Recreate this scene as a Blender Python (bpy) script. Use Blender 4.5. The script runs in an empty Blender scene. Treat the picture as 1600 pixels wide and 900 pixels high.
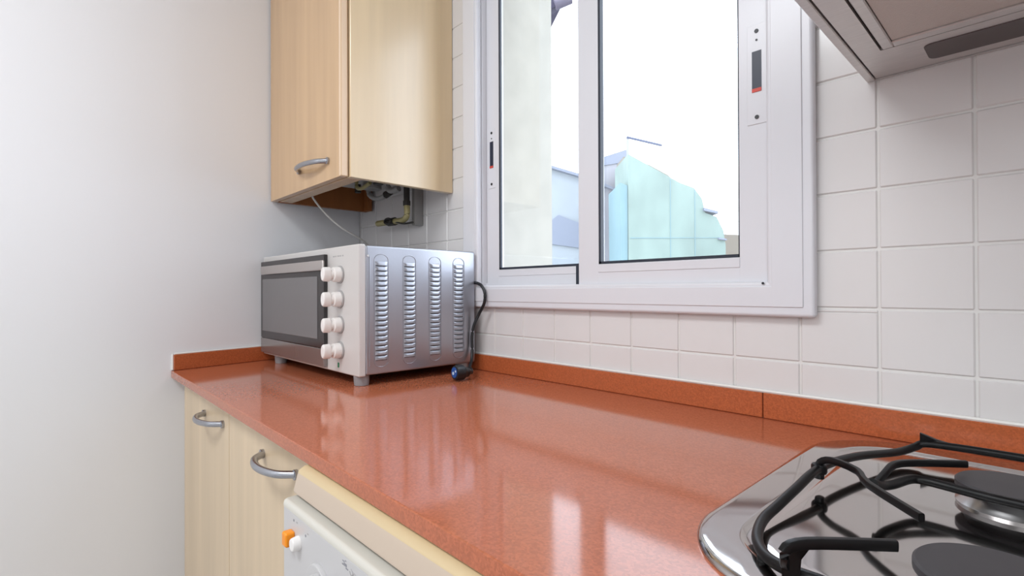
import bpy, bmesh, math, random
from mathutils import Vector, Matrix

random.seed(7)
SC = bpy.context.scene
COL = SC.collection
PI = math.pi

# ------------------------------------------------------------------ camera
cam_d = bpy.data.cameras.new('camera')
cam = bpy.data.objects.new('camera', cam_d)
COL.objects.link(cam)
cam_d.sensor_width = 36.0
cam_d.lens = 36.0 * 798.6 / 1600.0
cam_d.clip_start = 0.02
cam_d.clip_end = 200.0
_f = Vector((-0.7246, 0.6891, 0.0053)).normalized()
_r = Vector((0.6891, 0.7246, -0.0038)); _r = (_r - _f * _r.dot(_f)).normalized()
_u = _r.cross(_f)
cam.matrix_world = Matrix(((_r.x, _u.x, -_f.x, 1.6966), (_r.y, _u.y, -_f.y, -0.9216),
                           (_r.z, _u.z, -_f.z, 1.1195), (0, 0, 0, 1)))
SC.camera = cam

# ------------------------------------------------------------------ sky
world = bpy.data.worlds.new('hazy_sky')
SC.world = world
world.use_nodes = True
bg = world.node_tree.nodes['Background']
bg.inputs['Color'].default_value = (0.81, 0.87, 1.0, 1)
bg.inputs['Strength'].default_value = 5.0

# ------------------------------------------------------------------ ceiling lamp and added fill light
def area_lamp(name, loc, target, size, size_y, power, color):
    d = bpy.data.lights.new(name, 'AREA')
    d.shape = 'RECTANGLE'; d.size = size; d.size_y = size_y
    d.energy = power; d.color = color
    o = bpy.data.objects.new(name, d); COL.objects.link(o)
    o.location = loc
    o.rotation_euler = (Vector(target) - Vector(loc)).to_track_quat('-Z', 'Y').to_euler()
    return o
area_lamp('ceiling_light_panel', (1.0, -1.7, 2.40), (0.95, -1.5, 0), 0.9, 0.5, 23.5, (0.94, 0.975, 1.0))
area_lamp('fill_light', (2.6, -2.5, 1.9), (0.6, -0.3, 1.1), 1.2, 0.9, 18, (0.94, 0.975, 1.0))  # added fill light behind the camera; there is no doorway here

SC.view_settings.view_transform = 'Standard'
SC.view_settings.look = 'None'
SC.view_settings.exposure = 0.0
SC.view_settings.gamma = 1.0
SC.view_settings.use_curve_mapping = False

# ------------------------------------------------------------------ materials
def s2l(c):
    return tuple(((x / 255.0) / 12.92 if x / 255.0 <= 0.04045 else ((x / 255.0 + 0.055) / 1.055) ** 2.4) for x in c) + (1.0,)

def mat(name, rgb, rough=0.5, metal=0.0, spec=0.5, noise=None, bump=None, coat=0.0, coat_rough=0.06):
    """noise = (scale, amount, (stretch xyz)); bump = (scale, strength, (stretch xyz))"""
    m = bpy.data.materials.new(name); m.use_nodes = True
    nt = m.node_tree; b = nt.nodes['Principled BSDF']
    b.inputs['Roughness'].default_value = rough
    b.inputs['Metallic'].default_value = metal
    b.inputs['Specular IOR Level'].default_value = spec
    if coat:
        b.inputs['Coat Weight'].default_value = coat
        b.inputs['Coat Roughness'].default_value = coat_rough
    base = s2l(rgb)
    b.inputs['Base Color'].default_value = base
    tc = None
    if noise or bump:
        tc = nt.nodes.new('ShaderNodeTexCoord')
    if noise:
        sc, am, st = noise
        mp = nt.nodes.new('ShaderNodeMapping'); mp.inputs['Scale'].default_value = st
        n = nt.nodes.new('ShaderNodeTexNoise'); n.inputs['Scale'].default_value = sc; n.inputs['Detail'].default_value = 4
        r = nt.nodes.new('ShaderNodeValToRGB')
        r.color_ramp.elements[0].position = 0.3; r.color_ramp.elements[1].position = 0.7
        r.color_ramp.elements[0].color = tuple(c * (1 - am) for c in base[:3]) + (1,)
        r.color_ramp.elements[1].color = tuple(min(1, c * (1 + am)) for c in base[:3]) + (1,)
        nt.links.new(tc.outputs['Object'], mp.inputs['Vector']); nt.links.new(mp.outputs['Vector'], n.inputs['Vector'])
        nt.links.new(n.outputs['Fac'], r.inputs['Fac']); nt.links.new(r.outputs['Color'], b.inputs['Base Color'])
    if bump:
        sc, am, st = bump
        mp = nt.nodes.new('ShaderNodeMapping'); mp.inputs['Scale'].default_value = st
        n = nt.nodes.new('ShaderNodeTexNoise'); n.inputs['Scale'].default_value = sc; n.inputs['Detail'].default_value = 3
        bp = nt.nodes.new('ShaderNodeBump'); bp.inputs['Strength'].default_value = am; bp.inputs['Distance'].default_value = 0.002
        nt.links.new(tc.outputs['Object'], mp.inputs['Vector']); nt.links.new(mp.outputs['Vector'], n.inputs['Vector'])
        nt.links.new(n.outputs['Fac'], bp.inputs['Height']); nt.links.new(bp.outputs['Normal'], b.inputs['Normal'])
    return m

def quartz(name, rgb, rough, spec):
    """speckled engineered stone: fine voronoi chips over a soft noise"""
    m = bpy.data.materials.new(name); m.use_nodes = True
    nt = m.node_tree; b = nt.nodes['Principled BSDF']
    b.inputs['Roughness'].default_value = rough
    b.inputs['Specular IOR Level'].default_value = spec
    base = s2l(rgb)
    tc = nt.nodes.new('ShaderNodeTexCoord')
    v = nt.nodes.new('ShaderNodeTexVoronoi'); v.inputs['Scale'].default_value = 420
    r = nt.nodes.new('ShaderNodeValToRGB')
    e = r.color_ramp.elements
    e[0].position = 0.0; e[0].color = tuple(c * 0.86 for c in base[:3]) + (1,)
    e[1].position = 1.0; e[1].color = tuple(min(1, c * 1.15) for c in base[:3]) + (1,)
    k = r.color_ramp.elements.new(0.5); k.color = base
    sep = nt.nodes.new('ShaderNodeSeparateColor')
    nt.links.new(tc.outputs['Object'], v.inputs['Vector'])
    nt.links.new(v.outputs['Color'], sep.inputs['Color'])
    nt.links.new(sep.outputs['Red'], r.inputs['Fac'])
    nt.links.new(r.outputs['Color'], b.inputs['Base Color'])
    return m

def wood(name, rgb, rough, spec=0.5, grain=(1, 1, 0.06), coat=0.0, coat_rough=0.06):
    return mat(name, rgb, rough, 0, spec, noise=(22, 0.07, (grain[0], grain[1], grain[2])), coat=coat, coat_rough=coat_rough)

def glass(name, tint=(1, 1, 1), refl=0.07):
    m = bpy.data.materials.new(name); m.use_nodes = True
    nt = m.node_tree
    for n in list(nt.nodes):
        nt.nodes.remove(n)
    out = nt.nodes.new('ShaderNodeOutputMaterial')
    t = nt.nodes.new('ShaderNodeBsdfTransparent'); t.inputs['Color'].default_value = tint + (1,)
    g = nt.nodes.new('ShaderNodeBsdfGlossy'); g.inputs['Roughness'].default_value = 0.0
    mx = nt.nodes.new('ShaderNodeMixShader')
    mx.inputs['Fac'].default_value = refl
    nt.links.new(t.outputs['BSDF'], mx.inputs[1]); nt.links.new(g.outputs['BSDF'], mx.inputs[2])
    nt.links.new(mx.outputs['Shader'], out.inputs['Surface'])
    return m

def emit(name, rgb, s):
    m = bpy.data.materials.new(name); m.use_nodes = True
    b = m.node_tree.nodes['Principled BSDF']
    b.inputs['Base Color'].default_value = s2l(rgb)
    b.inputs['Emission Color'].default_value = s2l(rgb); b.inputs['Emission Strength'].default_value = s
    return m

M = dict(
    paint=mat('white_wall_paint', (236, 236, 238), 0.85, spec=0.2, bump=(60, 0.08, (1, 1, 1))),
    ceiling=mat('white_ceiling_paint', (235, 235, 235), 0.9, spec=0.2),
    floor=mat('pale_floor_tile', (196, 192, 188), 0.4, noise=(5, 0.06, (1, 1, 1))),
    grout=mat('pale_grout', (226, 224, 221), 0.8),
    tile=mat('white_glazed_tile', (222, 219, 218), 0.16, spec=0.5, bump=(9, 0.12, (1, 1, 1))),
    render=mat('cream_render', (182, 178, 168), 0.9, noise=(14, 0.06, (1, 1, 1))),
    alu=mat('white_lacquered_aluminium', (220, 220, 225), 0.3, spec=0.5),
    rubber=mat('dark_glazing_gasket', (34, 40, 54), 0.45),
    glass=glass('window_glass', (0.97, 0.99, 0.985)),
    slot=mat('lock_slot_blue_black', (24, 30, 52), 0.35),
    red=mat('red_lock_tab', (206, 62, 46), 0.4),
    screw=mat('dark_screw', (58, 58, 60), 0.4, 0.6),
    quartz=quartz('terracotta_quartz', (180, 103, 73), 0.10, 0.5),
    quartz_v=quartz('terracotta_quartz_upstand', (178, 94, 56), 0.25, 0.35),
    silicone=mat('white_silicone', (232, 230, 226), 0.5),
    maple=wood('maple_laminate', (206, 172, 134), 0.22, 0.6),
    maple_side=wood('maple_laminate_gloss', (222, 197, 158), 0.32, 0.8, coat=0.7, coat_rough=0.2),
    maple_edge=wood('maple_edge_band', (226, 200, 172), 0.3),
    maple_base=wood('pale_maple_laminate', (212, 190, 160), 0.35),
    brown=wood('shaded_brown_wood', (150, 92, 48), 0.6, 0.3),  # inner cabinet wood, its shade put into the dark brown colour
    satin=mat('satin_nickel', (176, 178, 184), 0.25, 1.0),
    oven_white=mat('oven_front_silver_white', (206, 202, 199), 0.35),
    steel=mat('brushed_silver_steel', (172, 174, 182), 0.33, 0.85, bump=(260, 0.05, (1, 1, 1))),
    oven_dark=mat('charcoal_door_frame', (48, 45, 46), 0.22),
    oven_glass=mat('dark_oven_glass', (112, 110, 111), 0.06, spec=0.6),
    oven_strip=mat('satin_grey_strip', (150, 143, 141), 0.2, 0.6),
    chrome=mat('polished_bar_metal', (206, 200, 196), 0.22, 0.9),
    knob=mat('white_knob_plastic', (238, 234, 231), 0.3),
    grey_plastic=mat('grey_foot_plastic', (142, 140, 142), 0.5),
    print_grey=mat('faint_grey_print', (168, 165, 165), 0.4),
    green=emit('green_lamp', (18, 110, 72), 0.15),
    black_rubber=mat('black_cord_rubber', (20, 21, 25), 0.4),
    sticker=mat('blue_plug_sticker', (38, 84, 156), 0.35),
    sticker_mark=mat('pale_sticker_mark', (208, 222, 238), 0.4),
    white_cord=mat('white_flex', (214, 210, 204), 0.5),
    dw_cream=mat('cream_appliance_enamel', (196, 178, 160), 0.35),
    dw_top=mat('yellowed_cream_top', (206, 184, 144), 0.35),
    dw_white=mat('white_panel_plastic', (198, 196, 196), 0.3),
    dw_lip=mat('ivory_panel_lip', (208, 204, 194), 0.3),
    orange=mat('orange_button_plastic', (246, 148, 24), 0.3),
    print_dark=mat('dark_grey_print', (136, 136, 142), 0.4),
    hob=mat('polished_stainless_hob', (188, 184, 182), 0.075, 1.0),
    hob_rim=mat('hob_rim_stainless', (196, 194, 194), 0.3, 1.0),
    iron=mat('black_enamel_iron', (8, 8, 10), 0.42, spec=0.3),
    cap=mat('matt_black_burner_cap', (62, 59, 62), 0.55),
    hood=mat('hood_brushed_steel', (208, 204, 202), 0.4, 0.75, noise=(30, 0.05, (1, 8, 1))),
    hood_gap=mat('dark_hood_seam', (44, 38, 38), 0.6),
    filter=mat('grey_filter_mesh', (200, 190, 184), 0.5, 0.5, bump=(500, 0.5, (1, 1, 1))),
    lens=mat('smoked_lamp_lens', (82, 74, 74), 0.4),
    boiler=mat('boiler_white_enamel', (196, 194, 190), 0.4),
    pipe=mat('painted_grey_pipe', (150, 148, 146), 0.4, 0.2),
    brass=mat('dull_brass', (168, 158, 112), 0.4, 0.3),
    valve=mat('dark_valve_metal', (62, 60, 58), 0.4, 0.5),
    net=mat('mint_debris_net', (120, 137, 130), 0.9, noise=(1.1, 0.22, (1, 1, 0.5))),
    net_blue=mat('cyan_debris_net', (112, 140, 146), 0.9, noise=(0.8, 0.06, (1, 1, 1))),
    facade=mat('pale_blue_grey_facade', (144, 150, 155), 0.9, noise=(1.0, 0.10, (1, 1, 1))),
    facade2=mat('lavender_white_facade', (144, 144, 150), 0.9, noise=(1.5, 0.08, (1, 1, 1))),
    beige=mat('beige_roof_render', (120, 111, 99), 0.9),
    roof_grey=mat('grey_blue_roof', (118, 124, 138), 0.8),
    roof_red=mat('clay_roof', (150, 126, 122), 0.8),
    rail=mat('blue_grey_railing', (70, 78, 104), 0.6),
    eave=mat('violet_grey_eave', (62, 58, 84), 0.8),
    eave_tile=mat('lavender_gutter', (104, 98, 116), 0.6),
    ground=mat('courtyard_paving', (92, 90, 86), 0.9),
)

# ------------------------------------------------------------------ mesh helpers
class MB:
    """collects shapes and links them as ONE mesh object"""
    def __init__(self):
        self.bm = bmesh.new(); self.mats = []
    def mi(self, m):
        if m not in self.mats:
            self.mats.append(m)
        return self.mats.index(m)
    def _add(self, bm2, m, mtx=None):
        i = self.mi(m)
        if mtx is not None:
            bmesh.ops.transform(bm2, matrix=mtx, verts=bm2.verts)
        for f in bm2.faces:
            f.material_index = i
        me = bpy.data.meshes.new('tmp'); bm2.to_mesh(me); bm2.free()
        self.bm.from_mesh(me); bpy.data.meshes.remove(me)
        return self
    def box(self, a, b, m, bevel=0.0, seg=2, mtx=None):
        bm = bmesh.new()
        a, b = [min(x, y) for x, y in zip(a, b)], [max(x, y) for x, y in zip(a, b)]
        bmesh.ops.create_cube(bm, size=1.0)
        for v in bm.verts:
            v.co = Vector([(a[i] + b[i]) / 2 + v.co[i] * (b[i] - a[i]) for i in range(3)])
        if bevel:
            bmesh.ops.bevel(bm, geom=list(bm.edges), offset=bevel, segments=seg, affect='EDGES', profile=0.5)
        return self._add(bm, m, mtx)
    def prism(self, pts, z0, z1, m, bevel=0.0, seg=2, mtx=None, top_only=False):
        """pts 2D polygon extruded along z"""
        bm = bmesh.new()
        lo = [bm.verts.new((x, y, z0)) for x, y in pts]; hi = [bm.verts.new((x, y, z1)) for x, y in pts]
        n = len(pts)
        bm.faces.new(lo[::-1]); top = bm.faces.new(hi)
        for i in range(n):
            bm.faces.new((lo[i], lo[(i + 1) % n], hi[(i + 1) % n], hi[i]))
        bmesh.ops.recalc_face_normals(bm, faces=bm.faces)
        if bevel:
            g = list(top.edges) if top_only else list(bm.edges)
            bmesh.ops.bevel(bm, geom=g, offset=bevel, segments=seg, affect='EDGES', profile=0.5)
        return self._add(bm, m, mtx)
    def cyl(self, p0, p1, r0, m, r1=None, n=20, bevel=0.0):
        p0, p1 = Vector(p0), Vector(p1); d = p1 - p0
        bm = bmesh.new()
        bmesh.ops.create_cone(bm, cap_ends=True, segments=n, radius1=r0, radius2=r0 if r1 is None else r1, depth=d.length)
        if bevel:
            ed = [e for e in bm.edges if any(len(f.verts) > 4 for f in e.link_faces)]
            bmesh.ops.bevel(bm, geom=ed, offset=bevel, segments=2, affect='EDGES', profile=0.5)
        mtx = Matrix.Translation((p0 + p1) / 2) @ d.to_track_quat('Z', 'Y').to_matrix().to_4x4()
        return self._add(bm, m, mtx)
    def lathe(self, prof, c, m, n=40, sx=1.0):
        """prof: list of (r, z); axis z through c"""
        bm = bmesh.new(); rings = []
        for r, z in prof:
            if r < 1e-6:
                rings.append([bm.verts.new((c[0], c[1], c[2] + z))])
            else:
                rings.append([bm.verts.new((c[0] + r * math.cos(2 * PI * i / n), c[1] + r * math.sin(2 * PI * i / n), c[2] + z)) for i in range(n)])
        for a, b in zip(rings, rings[1:]):
            for i in range(n):
                j = (i + 1) % n
                if len(a) == 1 and len(b) == 1: continue
                if len(a) == 1: bm.faces.new((a[0], b[i], b[j]))
                elif len(b) == 1: bm.faces.new((a[i], a[j], b[0]))
                else: bm.faces.new((a[i], a[j], b[j], b[i]))
        bmesh.ops.recalc_face_normals(bm, faces=bm.faces)
        return self._add(bm, m)
    def tube(self, pts, r, m, n=10, smooth=3, flat=None, closed=False, rads=None):
        """round (or flattened: flat=(half width, half height)) tube along a smoothed path"""
        P = [Vector(p) for p in pts]
        if smooth > 1 and len(P) > 2:
            Q = []; N = len(P)
            rng = range(N) if closed else range(N - 1)
            for i in rng:
                p0 = P[(i - 1) % N] if (closed or i > 0) else P[0] * 2 - P[1]
                p1, p2 = P[i], P[(i + 1) % N]
                p3 = P[(i + 2) % N] if (closed or i + 2 < N) else P[-1] * 2 - P[-2]
                for k in range(smooth):
                    t = k / smooth
                    Q.append(0.5 * ((2 * p1) + (p2 - p0) * t + (2 * p0 - 5 * p1 + 4 * p2 - p3) * t * t + (3 * p1 - p0 - 3 * p2 + p3) * t ** 3))
            if not closed: Q.append(P[-1])
            P = Q
        bm = bmesh.new(); rings = []; N = len(P)
        up = Vector((0, 0, 1))
        for i, p in enumerate(P):
            if closed: t = P[(i + 1) % N] - P[i - 1]
            else: t = P[min(i + 1, N - 1)] - P[max(i - 1, 0)]
            t.normalize()
            s = t.cross(up)
            if s.length < 0.15: s = t.cross(Vector((0, 1, 0)))
            s.normalize(); w = s.cross(t)
            a, b = flat if flat else (r, r)
            if rads: a = b = rads[min(len(rads) - 1, int(i * len(rads) / N))]
            ring = []
            for k in range(n):
                an = 2 * PI * k / n
                c_, s_ = math.cos(an), math.sin(an)
                if flat:
                    c_ = math.copysign(abs(c_) ** 0.5, c_); s_ = math.copysign(abs(s_) ** 0.5, s_)
                ring.append(bm.verts.new(p + s * a * c_ + w * b * s_))
            rings.append(ring)
        L = list(zip(rings, rings[1:] + ([rings[0]] if closed else [])))
        if not closed: L = list(zip(rings, rings[1:]))
        for a, b in L:
            for k in range(n):
                bm.faces.new((a[k], a[(k + 1) % n], b[(k + 1) % n], b[k]))
        if not closed:
            bm.faces.new(rings[0][::-1]); bm.faces.new(rings[-1])
        bmesh.ops.recalc_face_normals(bm, faces=bm.faces)
        return self._add(bm, m)
    def poly3(self, verts, faces, m):
        bm = bmesh.new(); V = [bm.verts.new(v) for v in verts]
        for f in faces: bm.faces.new([V[i] for i in f])
        bmesh.ops.recalc_face_normals(bm, faces=bm.faces)
        return self._add(bm, m)
    def build(self, name, parent=None, origin=None, angle=35, smooth=True):
        bm = self.bm
        o3 = Vector(origin) if origin is not None else (parent_loc(parent) if parent else Vector((0, 0, 0)))
        bmesh.ops.translate(bm, vec=-o3, verts=bm.verts)
        th = math.radians(angle)
        for e in bm.edges:
            if len(e.link_faces) == 2:
                e.smooth = e.calc_face_angle(0) < th
        for f in bm.faces: f.smooth = smooth
        me = bpy.data.meshes.new(name); bm.to_mesh(me); bm.free()
        for m in self.mats: me.materials.append(m)
        ob = bpy.data.objects.new(name, me); COL.objects.link(ob)
        if smooth:
            wn = ob.modifiers.new('flat_faces', 'WEIGHTED_NORMAL'); wn.weight = 100; wn.keep_sharp = True
        if parent:
            ob.parent = parent; ob.location = o3 - parent_loc(parent)
        else:
            ob.location = o3
        return ob

def parent_loc(o):
    l = Vector(o.location)
    while o.parent:
        o = o.parent; l += o.location
    return l

def thing(name, label, cat, loc, group=None):
    o = bpy.data.objects.new(name, None); COL.objects.link(o)
    o.empty_display_size = 0.05
    o.location = loc; o['label'] = label; o['category'] = cat
    if group: o['group'] = group
    return o

def tag(o, label, cat, group=None):
    o['label'] = label; o['category'] = cat
    if group: o['group'] = group
    return o

def struct(o, label=None, cat=None):
    o['kind'] = 'structure'
    if label: o['label'] = label
    if cat: o['category'] = cat
    return o

# ------------------------------------------------------------------ room shell
# the left wall stands a few degrees out of square with the window wall
def lwx(y):                                    # x of the left wall face at depth y
    return -0.115 - 0.19 * y

WX0, WX1, WZ0, WZ1 = 0.560, 1.430, 1.088, 2.10     # window opening
EX = 3.40                                          # right end of the room
BY = -3.00                                         # wall behind the camera
CZ = 2.48

w = MB()
for a, b in (((-0.30, 0.0025, 0), (WX0, 0.06, CZ)), ((WX1, 0.0025, 0), (EX, 0.06, CZ)),
             ((WX0, 0.0025, 0), (WX1, 0.06, WZ0)), ((WX0, 0.0025, WZ1), (WX1, 0.06, CZ))):
    w.box(a, b, M['grout'])
wall_back = struct(w.build('wall_back'), 'white tiled kitchen wall around the window', 'wall')
w = MB()
RX0, RX1, RZ0, RZ1, OY = 0.620, 1.430, 1.10, 2.09, 0.14
for a, b in (((-1.2, 0.062, -1), (RX0, 0.277, 3.2)), ((RX1, 0.062, -1), (EX + 0.3, OY, 3.2)),
             ((RX0, 0.062, -1), (RX1, OY, RZ0)), ((RX0, 0.062, RZ1), (RX1, OY, 3.2))):
    w.box(a, b, M['render'])
struct(w.build('wall_outside'), 'cream rendered outer wall leaf whose edge shows through the window', 'wall')

w = MB()
w.prism([(lwx(0), 0.0), (lwx(BY), BY), (lwx(BY) - 0.2, BY), (lwx(0) - 0.2, 0.0)], 0, CZ, M['paint'])
struct(w.build('wall_left'), 'plain white painted wall at the left', 'wall')
struct(MB().box((EX, BY, 0), (EX + 0.1, 0.005, CZ), M['paint']).build('wall_right'), 'plain white wall beyond the cooker', 'wall')
struct(MB().box((0.1, BY - 0.1, 0), (EX + 0.1, BY, CZ), M['paint']).build('wall_front'), 'plain white wall facing the window', 'wall')
struct(MB().box((-0.4, BY - 0.1, -0.08), (EX + 0.1, 0.06, 0), M['floor']).build('floor'), 'pale kitchen floor', 'floor')
struct(MB().box((-0.4, BY - 0.1, CZ), (EX + 0.1, 0.06, CZ + 0.08), M['ceiling']).build('ceiling'), 'white kitchen ceiling', 'ceiling')

# tiles on the window wall: columns 107.7 mm, rows 90 mm, recessed grout joints
TW, TH, G = 0.10766, 0.09, 0.0032
TX, TZ = 0.660, 0.9998
tile_me = None
OX0, OX1, OZ0, OZ1 = 0.556, 1.432, 1.084, 2.104    # kept clear for the window
def tile_box(mb, x0, x1, z0, z1):
    if x1 - x0 < 0.004 or z1 - z0 < 0.004: return
    mb.box((x0, 0.0, z0), (x1, 0.0075, z1), M['tile'], bevel=min(0.0016, (x1 - x0) / 4, (z1 - z0) / 4), seg=1)
for c in range(-8, 19):
    for r in range(-1, 13):
        x0, x1 = TX + TW * c + G / 2, TX + TW * (c + 1) - G / 2
        z0, z1 = TZ + TH * r + G / 2, TZ + TH * (r + 1) - G / 2
        if x1 > lwx(0) and x0 < lwx(0) + 0.002: x0 = lwx(0) + 0.002
        if x0 >= x1 or x1 < lwx(0): continue
        z0 = max(z0, 0.905)
        if z1 - z0 < 0.01: continue
        if x0 > OX0 and x1 < OX1 and z0 > OZ0 and z1 < OZ1: continue
        full = (x1 < OX0 or x0 > OX1 or z1 < OZ0 or z0 > OZ1)
        if full and tile_me and abs(z1 - z0 - (TH - G)) < 1e-6 and abs(x1 - x0 - (TW - G)) < 1e-6:
            o = bpy.data.objects.new('tile', tile_me); COL.objects.link(o)
            o.parent = wall_back; o.location = (x0, 0, z0)
            wn = o.modifiers.new('flat_faces', 'WEIGHTED_NORMAL'); wn.weight = 100; wn.keep_sharp = True
            continue
        mb = MB()
        if full:
            tile_box(mb, x0, x1, z0, z1)
        else:
            if z0 < OZ0: tile_box(mb, x0, x1, z0, min(z1, OZ0))
            if z1 > OZ1: tile_box(mb, x0, x1, max(z0, OZ1), z1)
            za, zb = max(z0, OZ0), min(z1, OZ1)
            if zb > za:
                if x0 < OX0: tile_box(mb, x0, min(x1, OX0), za, zb)
                if x1 > OX1: tile_box(mb, max(x0, OX1), x1, za, zb)
        if not mb.bm.verts: continue
        o = mb.build('tile', wall_back, origin=(x0, 0, z0))
        if full and abs(z1 - z0 - (TH - G)) < 1e-6 and abs(x1 - x0 - (TW - G)) < 1e-6: tile_me = o.data

# ------------------------------------------------------------------ sliding window
win = bpy.data.objects.new('window_1', None); COL.objects.link(win)
win.location = (0.99, 0.0, 1.0744)
struct(win, 'white aluminium sliding window with two panes above the worktop', 'window')
FX0, FX1, FZ0, FZ1 = 0.5438, 1.4412, 1.0744, 2.13
IX0, IX1, IZ0, IZ1 = 0.6095, 1.3690, 1.1335, 2.07
def frame_bar(a, b): return MB().box(a, b, M['alu'], bevel=0.006, seg=3)
fr = MB()
fr.box((FX0, -0.020, FZ0), (IX0, -0.001, FZ1), M['alu'], 0.006, 3)
fr.box((IX1, -0.020, FZ0), (FX1, -0.001, FZ1), M['alu'], 0.006, 3)
fr.box((IX0 - 0.012, -0.0198, FZ0), (IX1 + 0.012, -0.001, IZ0), M['alu'], 0.006, 3)
fr.box((IX0 - 0.012, -0.0198, IZ1), (IX1 + 0.012, -0.001, FZ1), M['alu'], 0.006, 3)
# small step moulding round the architrave
fr.box((FX0 + 0.016, -0.0225, FZ0 + 0.016), (IX0 - 0.008, -0.018, FZ1 - 0.016), M['alu'], 0.002, 2)
fr.box((IX1 + 0.008, -0.0225, FZ0 + 0.016), (FX1 - 0.016, -0.018, FZ1 - 0.016), M['alu'], 0.002, 2)
fr.box((FX0 + 0.016, -0.0222, FZ0 + 0.016), (FX1 - 0.016, -0.018, IZ0 - 0.008), M['alu'], 0.002, 2)
fr.build('window_frame', win)
ch = MB()                                          # inner channel of the frame, behind the architrave
ch.box((WX0 + 0.001, -0.001, WZ0 + 0.001), (IX0, 0.058, WZ1 - 0.001), M['alu'])
ch.box((IX1, -0.001, WZ0 + 0.001), (WX1 - 0.001, 0.058, WZ1 - 0.001), M['alu'])
ch.box((IX0, -0.001, WZ0 + 0.001), (IX1, 0.058, IZ0 - 0.004), M['alu'])
ch.box((IX0, -0.001, IZ1 + 0.004), (IX1, 0.058, WZ1 - 0.001), M['alu'])
ch.box((IX0, 0.0125, IZ0 - 0.004), (IX1, 0.0145, IZ0 + 0.008), M['alu'])     # rail between the two tracks
ch.build('track', win)

def sash(x0, x1, z0, z1, y0, y1, gx0, gx1, gz0, gz1, gd):
    """stiles and rails round the pane; g = glass opening, gd = how deep the pane lies"""
    s = MB()
    s.box((x0, y0, z0), (gx0, y1, z1), M['alu'], 0.002, 2)
    s.box((gx1, y0, z0), (x1, y1, z1), M['alu'], 0.002, 2)
    s.box((gx0 - 0.002, y0 + 0.0004, z0), (gx1 + 0.002, y1, gz0), M['alu'], 0.002, 2)
    s.box((gx0 - 0.002, y0 + 0.0004, gz1), (gx1 + 0.002, y1, z1), M['alu'], 0.002, 2)
    # glazing bead with a fine line under the pane
    s.box((gx0 - 0.001, y0 - 0.0012, gz0 - 0.0185), (gx1 + 0.001, y0 + 0.002, gz0 - 0.001), M['alu'], 0.0008, 1)
    so = s.build('sash', win)
    g = MB(); t = 0.0055
    yb = y0 + gd
    g.box((gx0, y0 + 0.001, gz0), (gx0 + t, yb, gz1), M['rubber'])
    g.box((gx1 - t * 0.3, y0 + 0.001, gz0), (gx1, yb, gz1), M['rubber'])
    g.box((gx0, y0 + 0.001, gz0), (gx1, yb, gz0 + t), M['rubber'])
    g.box((gx0, y0 + 0.001, gz1 - t), (gx1, yb, gz1), M['rubber'])
    g.build('gasket', so)
    p = MB().box((gx0 + 0.001, yb - 0.004, gz0 + 0.001), (gx1 - 0.001, yb, gz1 - 0.001), M['glass'])
    p.build('pane', so)
    return so
# right sash runs in the front track, left sash in the rear one
sR = sash(0.9570, 1.3680, 1.1325, 2.072, -0.0085, 0.0105, 1.0135, 1.3195, 1.1775, 2.03, 0.012)
sL = sash(0.6100, 0.9990, 1.1370, 2.072, 0.0155, 0.0345, 0.6605, 0.9520, 1.1772, 2.03, 0.007)
MB().box((0.9335, 0.0108, 1.134), (0.9420, 0.0152, 1.18), M['rubber']).build('shadow_gap_strip', win)  # dark strip standing in for the shade in the gap between the sashes
def lock(sash_o, xc, yf, zt, zs1, zs0, zb, hw, name):
    k = MB()
    k.box((xc - hw * 2.1, yf - 0.0012, zb - 0.012), (xc + hw * 2.1, yf + 0.001, zt + 0.012), M['alu'], 0.0006, 1)
    k.box((xc - hw, yf - 0.0018, zs0), (xc + hw, yf - 0.0008, zs1), M['slot'])
    k.box((xc - hw, yf - 0.0026, zs0 - 0.0005), (xc + hw, yf - 0.0012, zs0 + 0.0055), M['red'])
    k.cyl((xc, yf - 0.0024, zt), (xc, yf, zt), 0.0035, M['screw'], n=14)
    k.cyl((xc, yf - 0.0022, zt - 0.0155), (xc, yf, zt - 0.0155), 0.0018, M['screw'], n=12)
    k.cyl((xc, yf - 0.0024, zb), (xc, yf, zb), 0.0035, M['screw'], n=14)
    k.build(name, sash_o)
lock(sR, 1.3515, -0.0085, 1.5655, 1.5310, 1.4610, 1.4170, 0.0078, 'lock_plate')
lock(sL, 0.6325, 0.0155, 1.5570, 1.5330, 1.4600, 1.4150, 0.0070, 'lock_plate')
MB().cyl((1.3640, -0.0215, 1.1305), (1.3640, -0.0225, 1.1305), 0.0022, M['screw'], n=10).build('drain_plug', win)

# ------------------------------------------------------------------ worktop and upstands
def cfy(x): return -0.6280 - 0.0115 * min(x, 1.4)      # front edge runs slightly out of parallel
ZC = 0.900
ct = MB()
ct.prism([(lwx(-0.005) + 0.002, -0.001), (3.35, -0.001), (3.35, cfy(3.35)), (1.4, cfy(1.4)), (0.7, cfy(0.7)), (lwx(-0.628) + 0.001, cfy(0))],
         ZC - 0.020, ZC, M['quartz'], bevel=0.0022, seg=2)
tag(ct.build('worktop', origin=(0.8, -0.32, ZC - 0.02)), 'long polished terracotta quartz worktop running under the window', 'worktop')

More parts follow.
